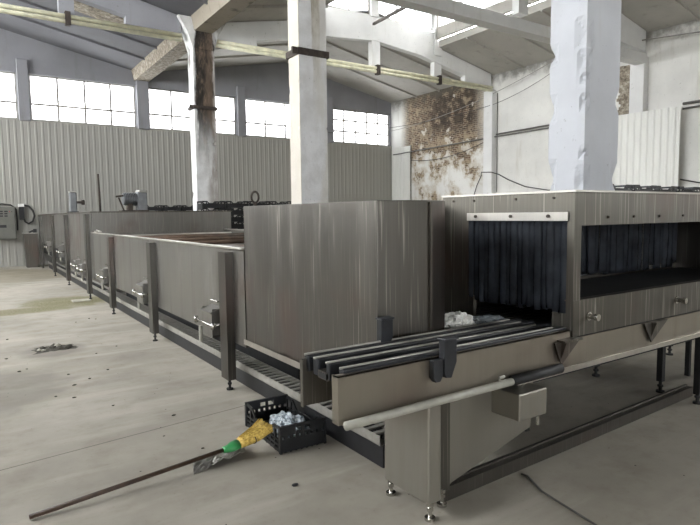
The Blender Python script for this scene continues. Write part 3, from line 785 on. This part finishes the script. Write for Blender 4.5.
for y0, y1, z in ((2.135,2.185,.885), (2.265,2.30,.885), (2.375,2.425,.885), (2.47,2.515,.885)):
    f = MB(); f.box(1.40, 3.06, y0, y1, .80, z); f.build('guide_profile', M['rubber'], cv, bevel=.006)
    g = MB(); g.tube([(1.39,(y0+y1)/2,z+.004),(2.95,(y0+y1)/2,z+.004)], .0065, 8); g.build('wear_strip', M['galv'], cv, smooth=True)
f = MB(); f.box(1.40, 2.95, 2.28, 2.375, .795, .835)
f.build('hollow_rail', M['steel_dark'], cv)
f = MB(); f.box(1.396, 1.402, 2.292, 2.362, .803, .827); f.build('rail_hollow_shade', M['black'], cv)  # black patch painted as the shade in the rail's hollow end
f = MB(); f.box(1.75, 6.5, 2.12, 2.485, .70, .74); f.build('return_pan', M['dark'], cv)
f = MB(); f.box(3.11, 6.4, 2.13, 2.5, .80, .86); f.build('chain_bed', M['rubber'], cv)
def guide(y, x, z0, z1, both):
    f = MB()
    f.prism([(x+.035,z1),(x+.12,z1),(x+.12,z0+.08),(x+.085,z0),(x+.045,z0+.005),(x+.035,z0+.03)], 1, y-.04, y+.005)
    f.prism([(x+.03,z1-.005),(x+.125,z1-.005),(x+.125,z1+.006),(x+.03,z1+.006)], 1, y-.05, y+.012)
    if both: f.prism([(x-.03,z1-.10),(x+.035,z1-.10),(x+.035,z0+.02),(x+.015,z0-.012),(x-.015,z0-.01),(x-.03,z0+.01)], 1, y-.032, y+.005)
    return f
guide(2.098, 1.92, .762, .965, True).build('guide_bracket', M['rubber'], cv, bevel=.004)
guide(2.522, 1.84, .83, 1.015, False).build('guide_bracket', M['rubber'], cv, bevel=.004)
# pedestal
f = MB(); f.box(1.89, 1.985, 2.112, 2.485, .09, .64); f.build('pedestal', M['steel_panel'], cv, bevel=.012)
f = MB(); f.box(1.99, 2.12, 2.19, 2.21, .08, .64); f.box(1.986, 1.995, 2.13, 2.45, .09, .64); f.build('pedestal_flange', M['steel_dull'], cv)
f = MB(); f.prism([(2.08,.072),(2.14,.11),(2.81,.28),(2.83,.45),(2.83,.64),(2.08,.64)], 1, 2.2, 2.208); f.build('support_panel', M['steel_panel'], cv)
for x, y in ((1.92,2.46), (1.92,2.13), (2.07,2.20)):
    f = MB(); foot(f, x, y, .011, .1); f.cyl(x, y, .075, .095, .02, 6); f.build('levelling_foot', M['chrome'], cv)
f = MB(); f.box(2.46, 2.70, 2.0, 2.42, .445, .60); f.build('drive_box', M['steel_panel'], cv, bevel=.008)
f = MB(); f.cyl(2.62, 2.12, .6, .642, .012); f.cyl(2.55, 2.35, .6, .70, .012); f.tube([(2.66,2.03,.445),(2.66,2.03,.38)], .01, 8); f.build('hanger_bolt', M['chrome'], cv)
for x, y in ((4.94,2.195), (6.2,2.2), (6.2,2.45)):
    f = MB(); f.box(x-.025, x+.025, y-.025, y+.025, .08, .70); foot(f, x, y, .013); f.build('leg', M['dark'], cv)
f = MB(); f.beam((2.08,2.235,.045),(3.35,2.27,.045),.05,.08); f.beam((3.35,2.27,.045),(5.1,2.33,.045),.05,.08); f.beam((2.08,2.265,.09),(5.1,2.36,.09),.02,.012)
tag(f.build('floor_rail', M['steel_dark'], origin=(3.5,2.28,0)), 'long grey floor bar running under the conveyor to the right', 'floor bar')
f = MB(); f.tube([(2.72,2.19,.006),(2.73,2.15,.006),(2.69,2.08,.006),(2.64,1.98,.006),(2.61,1.82,.006),(2.57,1.6,.006),(2.5,1.3,.006)], .006, 6)
tag(f.build('floor_cable', M['conduit'], smooth=True), 'thin grey cable curving across the floor at bottom right', 'cable')
# plastic litter on the deck
def crumple(name, cx, cy, cz, rx, ry, rz, mat, seed, sub=4):
    f = MB(); bmesh.ops.create_icosphere(f.bm, subdivisions=sub, radius=1)
    for v in f.bm.verts:
        p = v.co.copy(); q = p*2.2+Vector((seed,seed*.7,0))
        d = 1+.34*noise.noise(q)+.22*noise.noise(q*2.3)-.16*abs(noise.noise(q*4.1))
        z = p.z*d
        v.co = (cx+p.x*rx*d, cy+p.y*ry*d, max(cz, cz+rz*.35+z*rz*.75))
    return f
o = crumple('s', 2.64, 2.66, .842, .115, .1, .1, M['film_white'], 2.2).build('plastic_scrap', M['film_white']); tag(o, 'crumpled white plastic scrap lying between end housing and tunnel', 'plastic scrap')
o = crumple('s', 3.0, 2.72, .836, .13, .11, .035, M['film'], 5.2).build('plastic_scrap', M['film']); tag(o, 'grey translucent plastic scrap on the deck before strip curtain', 'plastic scrap')
f = MB(); f.box(2.48, 2.765, 2.53, 2.95, .822, .842); f.box(2.5,2.53,2.56,2.59,0,.822); f.box(2.72,2.75,2.9,2.93,0,.822); tag(f.build('transfer_shelf', M['steel_light']), 'narrow steel shelf between end housing and curtained tunnel', 'shelf')

# ------------------------------------------------------------------ crates
def crate_parts(parent, L, W, H, full):
    """open vented crate centred on parent, long axis Y; short ends tall, long sides dipped"""
    x, y, z = parent.location
    def B(): return MB()
    t = .012
    f = B(); f.box(x-W/2, x+W/2, y-L/2, y+L/2, z+.004, z+.014); 
    if full:
        for i in range(7): f.box(x-W/2+.03+i*(W-.06)/7, x-W/2+.045+i*(W-.06)/7, y-L/2, y+L/2, z, z+.004)
    out = [f.build('base', M['plastic'], parent)]
    for s in (-1, 1):
        f = B(); y0, y1 = sorted((y+s*L/2, y+s*(L/2-t)))
        f.box(x-W/2, x+W/2, y0, y1, z+.014, z+H*.5)
        n = 8
        for i in range(n+1):
            a = x-W/2+W*i/n; f.box(max(x-W/2,a-W/n*.28), min(x+W/2,a+W/n*.28), y0, y1, z+H*.5, z+H*.62)
        f.box(x-W/2, x+W/2, y0, y1, z+H*.62, z+H*.70)
        f.box(x-W/2, x-W*.16, y0, y1, z+H*.70, z+H*.88); f.box(x+W*.16, x+W/2, y0, y1, z+H*.70, z+H*.88); f.box(x-.01, x+.01, y0, y1, z+H*.70, z+H*.88)
        f.box(x-W/2-.004, x+W/2+.004, y0-.004, y1+.004, z+H*.88, z+H)
        f.box(x-W/2-.005, x-W/2+.012, y0-.008, y1+.008, z, z+H*.88); f.box(x+W/2-.012, x+W/2+.005, y0-.008, y1+.008, z, z+H*.88)
        out.append(f.build('end_panel', M['plastic'], parent))
        f = B(); x0, x1 = sorted((x+s*W/2, x+s*(W/2-t))); yy0 = y-L/2+.02; yy1 = y+L/2-.02
        k = [(yy0,H*.98),(yy0+.1,H*.94),(yy0+.17,H*.62),(yy1-.17,H*.62),(yy1-.1,H*.94),(yy1,H*.98)]
        for (a, za), (c, zc_) in zip(k, k[1:]):       # top rail follows the dip
            f.hexa([(x0,a,z+za-.02),(x1,a,z+za-.02),(x1,c,z+zc_-.02),(x0,c,z+zc_-.02),(x0,a,z+za),(x1,a,z+za),(x1,c,z+zc_),(x0,c,z+zc_)])
        for lv in (.014, H*.24, H*.42): f.box(x0, x1, yy0, yy1, z+lv, z+lv+.014)
        for i in range(9):
            a = yy0+(yy1-yy0)*i/8; d = abs(a-y); top = H*.6 if d < L/2-.19 else H*.92 if d > L/2-.1 else H*.7
            f.box(x0, x1, a-.009, a+.009, z, z+top)
        out.append(f.build('side_panel', M['plastic'], parent))
    return out
cr = thing('vegetable_crate', (1.835,3.62,0), 'open black plastic crate on the floor holding crumpled plastic film', 'crate')
crate_parts(cr, .62, .345, .185, True)
cr.rotation_euler = (0,0,math.radians(-2))
o = crumple('film', 1.845, 3.58, .02, .125, .2, .115, M['film'], 9.1, 5).build('plastic_film', M['film']); tag(o, 'crumpled clear bluish plastic film bundled inside the floor crate', 'plastic film')

# stacked crates are one plain mesh each
def stack_crate_mesh():
    W, L, H = .6, .4, .18; f = MB(); t = .012
    f.box(-W/2, W/2, -L/2, L/2, .0, .012)
    for s in (-1, 1):
        y0, y1 = sorted((s*L/2, s*(L/2-t))); x0, x1 = sorted((s*W/2, s*(W/2-t)))
        f.box(-W/2, W/2, y0, y1, .012, .115)
        k = [(-W/2,H),(-W/2+.13,H),(-W/2+.19,H*.7),(W/2-.19,H*.7),(W/2-.13,H),(W/2,H)]
        for (a, za), (c, zc_) in zip(k, k[1:]):
            f.hexa([(a,y0,za-.035),(c,y0,zc_-.035),(c,y1,zc_-.035),(a,y1,za-.035),(a,y0,za),(c,y0,zc_),(c,y1,zc_),(a,y1,za)])
        for i in range(7):
            a = -W/2+.02+(W-.04)*i/6; top = H-.02 if abs(a) > W/2-.15 else H*.7-.02
            f.box(a-.012, a+.012, y0, y1, .115, max(top,.118))
        f.box(x0, x1, -L/2+t, L/2-t, .012, H*.62); f.box(x0, x1, -L/2+t, L/2-t, H*.85, H)
    return f
proto = stack_crate_mesh().build('vegetable_crate', M['plastic'], origin=(0,0,0))
first = [True]
def stack(x, y, n, label, group, rot=0, z0=0):
    for i in range(n):
        if first[0]: o = proto; first[0] = False
        else: o = proto.copy(); COL.objects.link(o)
        o.location = (x+random.uniform(-.006,.006), y+random.uniform(-.006,.006), z0+i*.1805)
        o.rotation_euler = (0,0,rot+random.uniform(-.01,.01))
        o['label'] = label; o['category'] = 'crate'; o['group'] = group
for i, n in enumerate((11,11,11,11,11,11)):
    stack(7.1+i*.64, 4.75+(i%2)*.03, n, 'black plastic crate in the stacks standing behind the curtained tunnel', 'stacked crates behind the tunnel', 0)
for i in range(4):
    stack(5.2+i*.64, 14.1, 11, 'black plastic crate in the stacks before the soot-stained column', 'stacked crates by the far column', 0)
for i in range(5):
    stack(5.15+i*.64, 19.6, 11, 'black plastic crate in the far stacks behind the washer housing', 'stacked crates along back of the hall', 0)

# ------------------------------------------------------------------ broom, scrap metal, rubble, plate
br = thing('push_broom', (.2,3.356,0), 'broom with long dark handle, green socket and yellow bristles, lying on floor', 'broom')
A = Vector((.18,3.345,.018)); Bp = Vector((1.31,3.42,.085))
f = MB(); f.tube([A, A.lerp(Bp,.5), Bp], .0135, 12); f.build('handle', M['handle'], br, smooth=True)
d = (Bp-A).normalized(); side = d.cross(Vector((0,0,1))).normalized()
def loft(f, secs):
    """secs: (centre, half width, half height)"""
    rings = []
    for c, w, h in secs:
        rings.append([f.bm.verts.new(c + side*(w*math.cos(t)) + Vector((0,0,h*math.sin(t)))) for t in [2*PI*k/14 for k in range(14)]])
    for R0, R1 in zip(rings, rings[1:]):
        for k in range(14): f.bm.faces.new([R0[k],R0[(k+1)%14],R1[(k+1)%14],R1[k]])
    f.bm.faces.new(rings[0][::-1]); f.bm.faces.new(rings[-1])
    return f
P0 = Bp-d*.02; P = lambda u, z=0: P0 + Vector((d.x,d.y,0)).normalized()*u + Vector((0,0,z))
loft(MB(), [(P(0),.02,.02),(P(.03),.03,.024),(P(.06,.006),.048,.028),(P(.105,.014),.052,.028)]).build('socket', M['green'], br, smooth=True)
o = loft(MB(), [(P(.095,.012),.048,.025),(P(.15,.022),.064,.03),(P(.21,.04),.082,.034),(P(.27,.068),.092,.032),(P(.315,.09),.09,.022)]).build('bristles', M['straw'], br, smooth=True)
f = MB()
for i in range(150):
    w = random.uniform(-1,1); h = random.uniform(-.9,.9); j = random.uniform(-.01,.02)
    a = P(.13,.02)+side*(w*.055)+Vector((0,0,.03*math.sqrt(max(0,1-w*w))*(1 if h > 0 else -1))); c = P(.318+j*.5,.094)+side*(w*.09)+Vector((0,0,.024*h))
    m = P(.23,.049)+side*(w*.085)+Vector((0,0,.037*math.sqrt(max(0,1-w*w))*(1 if h > 0 else -1)))
    f.tube([a,m,c], .0025, 5)
f.build('bristle_strands', M['straw'], o)
f = MB(); f.tube([P(.2,.036)+side*(.08*math.cos(t))+Vector((0,0,.034*math.sin(t))) for t in [2*PI*k/20 for k in range(21)]], .004, 6); f.build('stitching', M['handle'], o)
f = MB()
bmesh.ops.create_grid(f.bm, x_segments=16, y_segments=10, size=.5)
for v in f.bm.verts:
    x, y = v.co.x, v.co.y; n_ = noise.noise(Vector((x*5,y*6,1.3)))+.5*noise.noise(Vector((x*12,y*12,4)))
    v.co = (1.28+x*.36+.05*y, 3.465+y*.17+x*.03, max(.002,.03+.035*n_+.03*x))
bmesh.ops.solidify(f.bm, geom=f.bm.faces[:], thickness=.004)
tag(f.build('scrap_sheet', M['galv']), 'crumpled grey metal sheet scrap lying under the broom socket', 'scrap metal')
pl = thing('rubble_pile', (.82,7.7,0), 'small dark pile of rubble and dirt on the concrete floor', 'rubble')
for i in range(26):
    a = random.uniform(0,2*PI); r = math.sqrt(random.random()); cx = .8+r*.2*math.cos(a); cy = 7.7+r*.14*math.sin(a); s = random.uniform(.015,.045)*(1.2-r*.5)
    f = MB(); bmesh.ops.create_icosphere(f.bm, subdivisions=1, radius=s)
    for v in f.bm.verts: v.co = Vector((v.co.x*random.uniform(.8,1.7), v.co.y*random.uniform(.8,1.4), max(-s*.4, v.co.z*random.uniform(.5,1))))+Vector((cx,cy,s*.4))
    f.build('clod', M['debris'] if i % 5 else M['manhole'], pl)
f = MB(); bmesh.ops.create_grid(f.bm, x_segments=24, y_segments=16, size=.5)
for v in f.bm.verts:
    r = math.hypot(v.co.x, v.co.y)*2; n_ = noise.noise(Vector((v.co.x*7,v.co.y*7,3)))
    v.co = (.8+v.co.x*.44*(1+.3*n_), 7.7+v.co.y*.32*(1+.3*n_), max(.0015, .03*(1-r)*(1+n_)))
f.build('dirt_heap', M['debris'], pl)
o = MB(); o.box(1.56, 1.88, 11.72, 12.0, 0, .02); tag(o.build('floor_plate', M['manhole'], bevel=.004), 'small pale square plate lying on mossy floor by machine post', 'plate')
f = MB(); f.beam((-.1,14.9,.012),(.35,15.2,.012),.05,.02); tag(f.build('wood_offcut', M['handle']), 'short dark stick lying on the floor at far left', 'stick')
rs = random.Random(3)
for i in range(22):
    x = rs.uniform(.0,1.8); y = rs.uniform(3.0,10); s = rs.uniform(.006,.014)
    f = MB(); bmesh.ops.create_icosphere(f.bm, subdivisions=1, radius=s)
    for v in f.bm.verts: v.co = Vector((v.co.x*rs.uniform(.8,2), v.co.y, v.co.z*.6))+Vector((x,y,s*.5))
    tag(f.build('pebble', M['debris']), 'tiny dark crumb of grit scattered on the bare concrete floor', 'grit', 'grit on the floor')

f = MB(); bmesh.ops.create_icosphere(f.bm, subdivisions=2, radius=1)
for v in f.bm.verts: v.co = (1.52+v.co.x*.022, 2.87+v.co.y*.016, max(0, .006+v.co.z*.008))
tag(f.build('pebble', M['black']), 'single black lump lying on floor in front of the crate', 'grit')
# ------------------------------------------------------------------ electrics at the far left wall
WY = YB-.038
ec = thing('electrical_cabinet', (1.0, WY, .92), 'grey electrical cabinet on ribbed wall at the far left edge', 'cabinet')
f = MB(); f.box(.55, 1.3, WY-.25, WY, .92, 1.98); f.build('body', M['grey_paint'], ec, bevel=.01)
f = MB(); f.box(.58, 1.27, WY-.262, WY-.25, .96, 1.94); dr = f.build('door', M['grey_paint'], ec, bevel=.006)
for r in range(3):
    for c in range(2):
        g = MB(); g.box(.86+c*.13, .95+c*.13, WY-.268, WY-.262, 1.66+r*.075, 1.70+r*.075); g.build('label_plate', M['black'], dr)
g = MB(); g.box(.84, 1.03, WY-.268, WY-.262, 1.3, 1.39); g.build('name_plate', M['black'], dr)
for c in range(3):
    g = MB(); g.tube([(1.08+c*.06,WY-.262,1.82),(1.08+c*.06,WY-.28,1.82)], .015, 8); g.build('indicator', M['red'] if c == 1 else M['black'], dr)
sb = thing('switch_box', (1.5, WY, 1.5), 'small dark switch box with white top and looped cable on wall', 'switch box')
f = MB(); f.box(1.42, 1.56, WY-.16, WY, 1.55, 1.98); f.build('body', M['black'], sb, bevel=.008)
f = MB(); f.box(1.40, 1.57, WY-.17, WY, 1.98, 2.08); f.build('top_cover', M['white_paint'], sb)
f = MB(); f.tube([(1.56,WY-.08,2.03),(1.7,WY-.08,2.0),(1.82,WY-.08,1.85),(1.86,WY-.08,1.68),(1.8,WY-.08,1.5),(1.68,WY-.08,1.42),(1.58,WY-.08,1.48),(1.55,WY-.08,1.58)], .028, 8); f.build('cable_loop', M['cable'], sb, smooth=True)
f = MB(); f.tube([(.7,WY-.03,2.02),(.95,WY-.03,2.08),(1.2,WY-.03,2.04),(1.34,WY-.03,1.9),(1.36,WY-.03,1.5),(1.35,WY-.03,1.2)], .022, 8); tag(f.build('wall_cable', M['cable'], smooth=True), 'dark cable arching over the electrical cabinet at far left', 'cable')
bn = thing('metal_bin', (1.68,21.2,0), 'dark grey open metal bin between cabinet and the far housing', 'bin')
f = MB(); x0,x1,y0,y1 = 1.46,1.86,21.0,21.45
f.hexa([(x0+.05,y0,.0),(x1,y0,.0),(x1,y1,.0),(x0+.05,y1,.0),(x0,y0,1.1),(x1,y0,1.1),(x1,y1,1.1),(x0,y1,1.1)]); f.build('body', M['steel_dark'], bn)
f = MB(); f.box(x0-.02,x1+.01,y0-.02,y1,1.1,1.13); f.build('rim', M['galv'], bn)
f = MB(); f.tube([(1.62,21.1,1.13),(1.72,21.1,1.19),(1.8,21.1,1.13)], .03, 8); f.box(1.74,1.84,21.02,21.1,1.0,1.25); f.build('contents', M['black'], bn)

# ------------------------------------------------------------------ light
w = bpy.data.worlds.new('World'); sc.world = w; w.use_nodes = True
bg = w.node_tree.nodes['Background']; bg.inputs['Color'].default_value = (.975,.985,1,1); bg.inputs['Strength'].default_value = 6.0
def portal(name, loc, rot, sx, sy):
    l = bpy.data.lights.new(name, 'AREA'); l.shape = 'RECTANGLE'; l.size = sx; l.size_y = sy; l.cycles.is_portal = True
    o = bpy.data.objects.new(name, l); COL.objects.link(o); o.location = loc; o.rotation_euler = rot
portal('daylight_added_left', (XL-.35, 12.5, 5.25), (0,-PI/2,0), 2.4, 18.0)  # this and the next two guide sky light through the added windows
portal('daylight_added_front', (-2, YF-.35, 2.9), (PI/2,0,0), 8.2, 3.0)
portal('daylight_added_right', (XR+.35, -6.2, 5.45), (0,PI/2,0), 2.0, 11.8)
portal('daylight_back', (5.5, YB+.3, 5.62), (-PI/2,0,0), 23.6, 1.6)
for cx, nm in NAVES:
    y0, y1 = MON[nm]
    portal('daylight_roof', (cx-2.9, (y0+y1)/2, 8.7), (0,-PI/2,0), 1.2, y1-y0)
    portal('daylight_roof', (cx+2.9, (y0+y1)/2, 8.7), (0,PI/2,0), 1.2, y1-y0)
    if nm == 'right': portal('daylight_roof', (cx, T2+.25, 8.8), (-PI/2,0,0), 5.4, 1.4)

# ------------------------------------------------------------------ camera
F, YAW, PIT, ROLL = 564.936, .592378, .0847466, -.0115964
fw = Vector((math.sin(YAW)*math.cos(PIT), math.cos(YAW)*math.cos(PIT), -math.sin(PIT)))
rt = Vector((math.cos(YAW), -math.sin(YAW), 0)); up = rt.cross(fw)
c_, s_ = math.cos(ROLL), math.sin(ROLL)
R_, U_ = rt*c_+up*s_, up*c_-rt*s_
cam = bpy.data.cameras.new('camera'); co = bpy.data.objects.new('camera', cam); COL.objects.link(co)
m = Matrix((R_, U_, -fw)).transposed().to_4x4(); m.translation = (0,0,1.6); co.matrix_world = m
cam.sensor_fit = 'HORIZONTAL'; cam.sensor_width = 36; cam.lens = F/700*36; cam.clip_start = .05; cam.clip_end = 200
sc.camera = co
sc.view_settings.view_transform = 'Standard'; sc.view_settings.look = 'None'; sc.view_settings.gamma = 1
sc.view_settings.use_curve_mapping = False
sc.view_settings.exposure = 2.85
sc.cycles.use_denoising = True
sc.cycles.max_bounces = 10; sc.cycles.diffuse_bounces = 6; sc.cycles.transparent_max_bounces = 12
sc.cycles.caustics_reflective = False; sc.cycles.caustics_refractive = False; sc.cycles.sample_clamp_indirect = 8
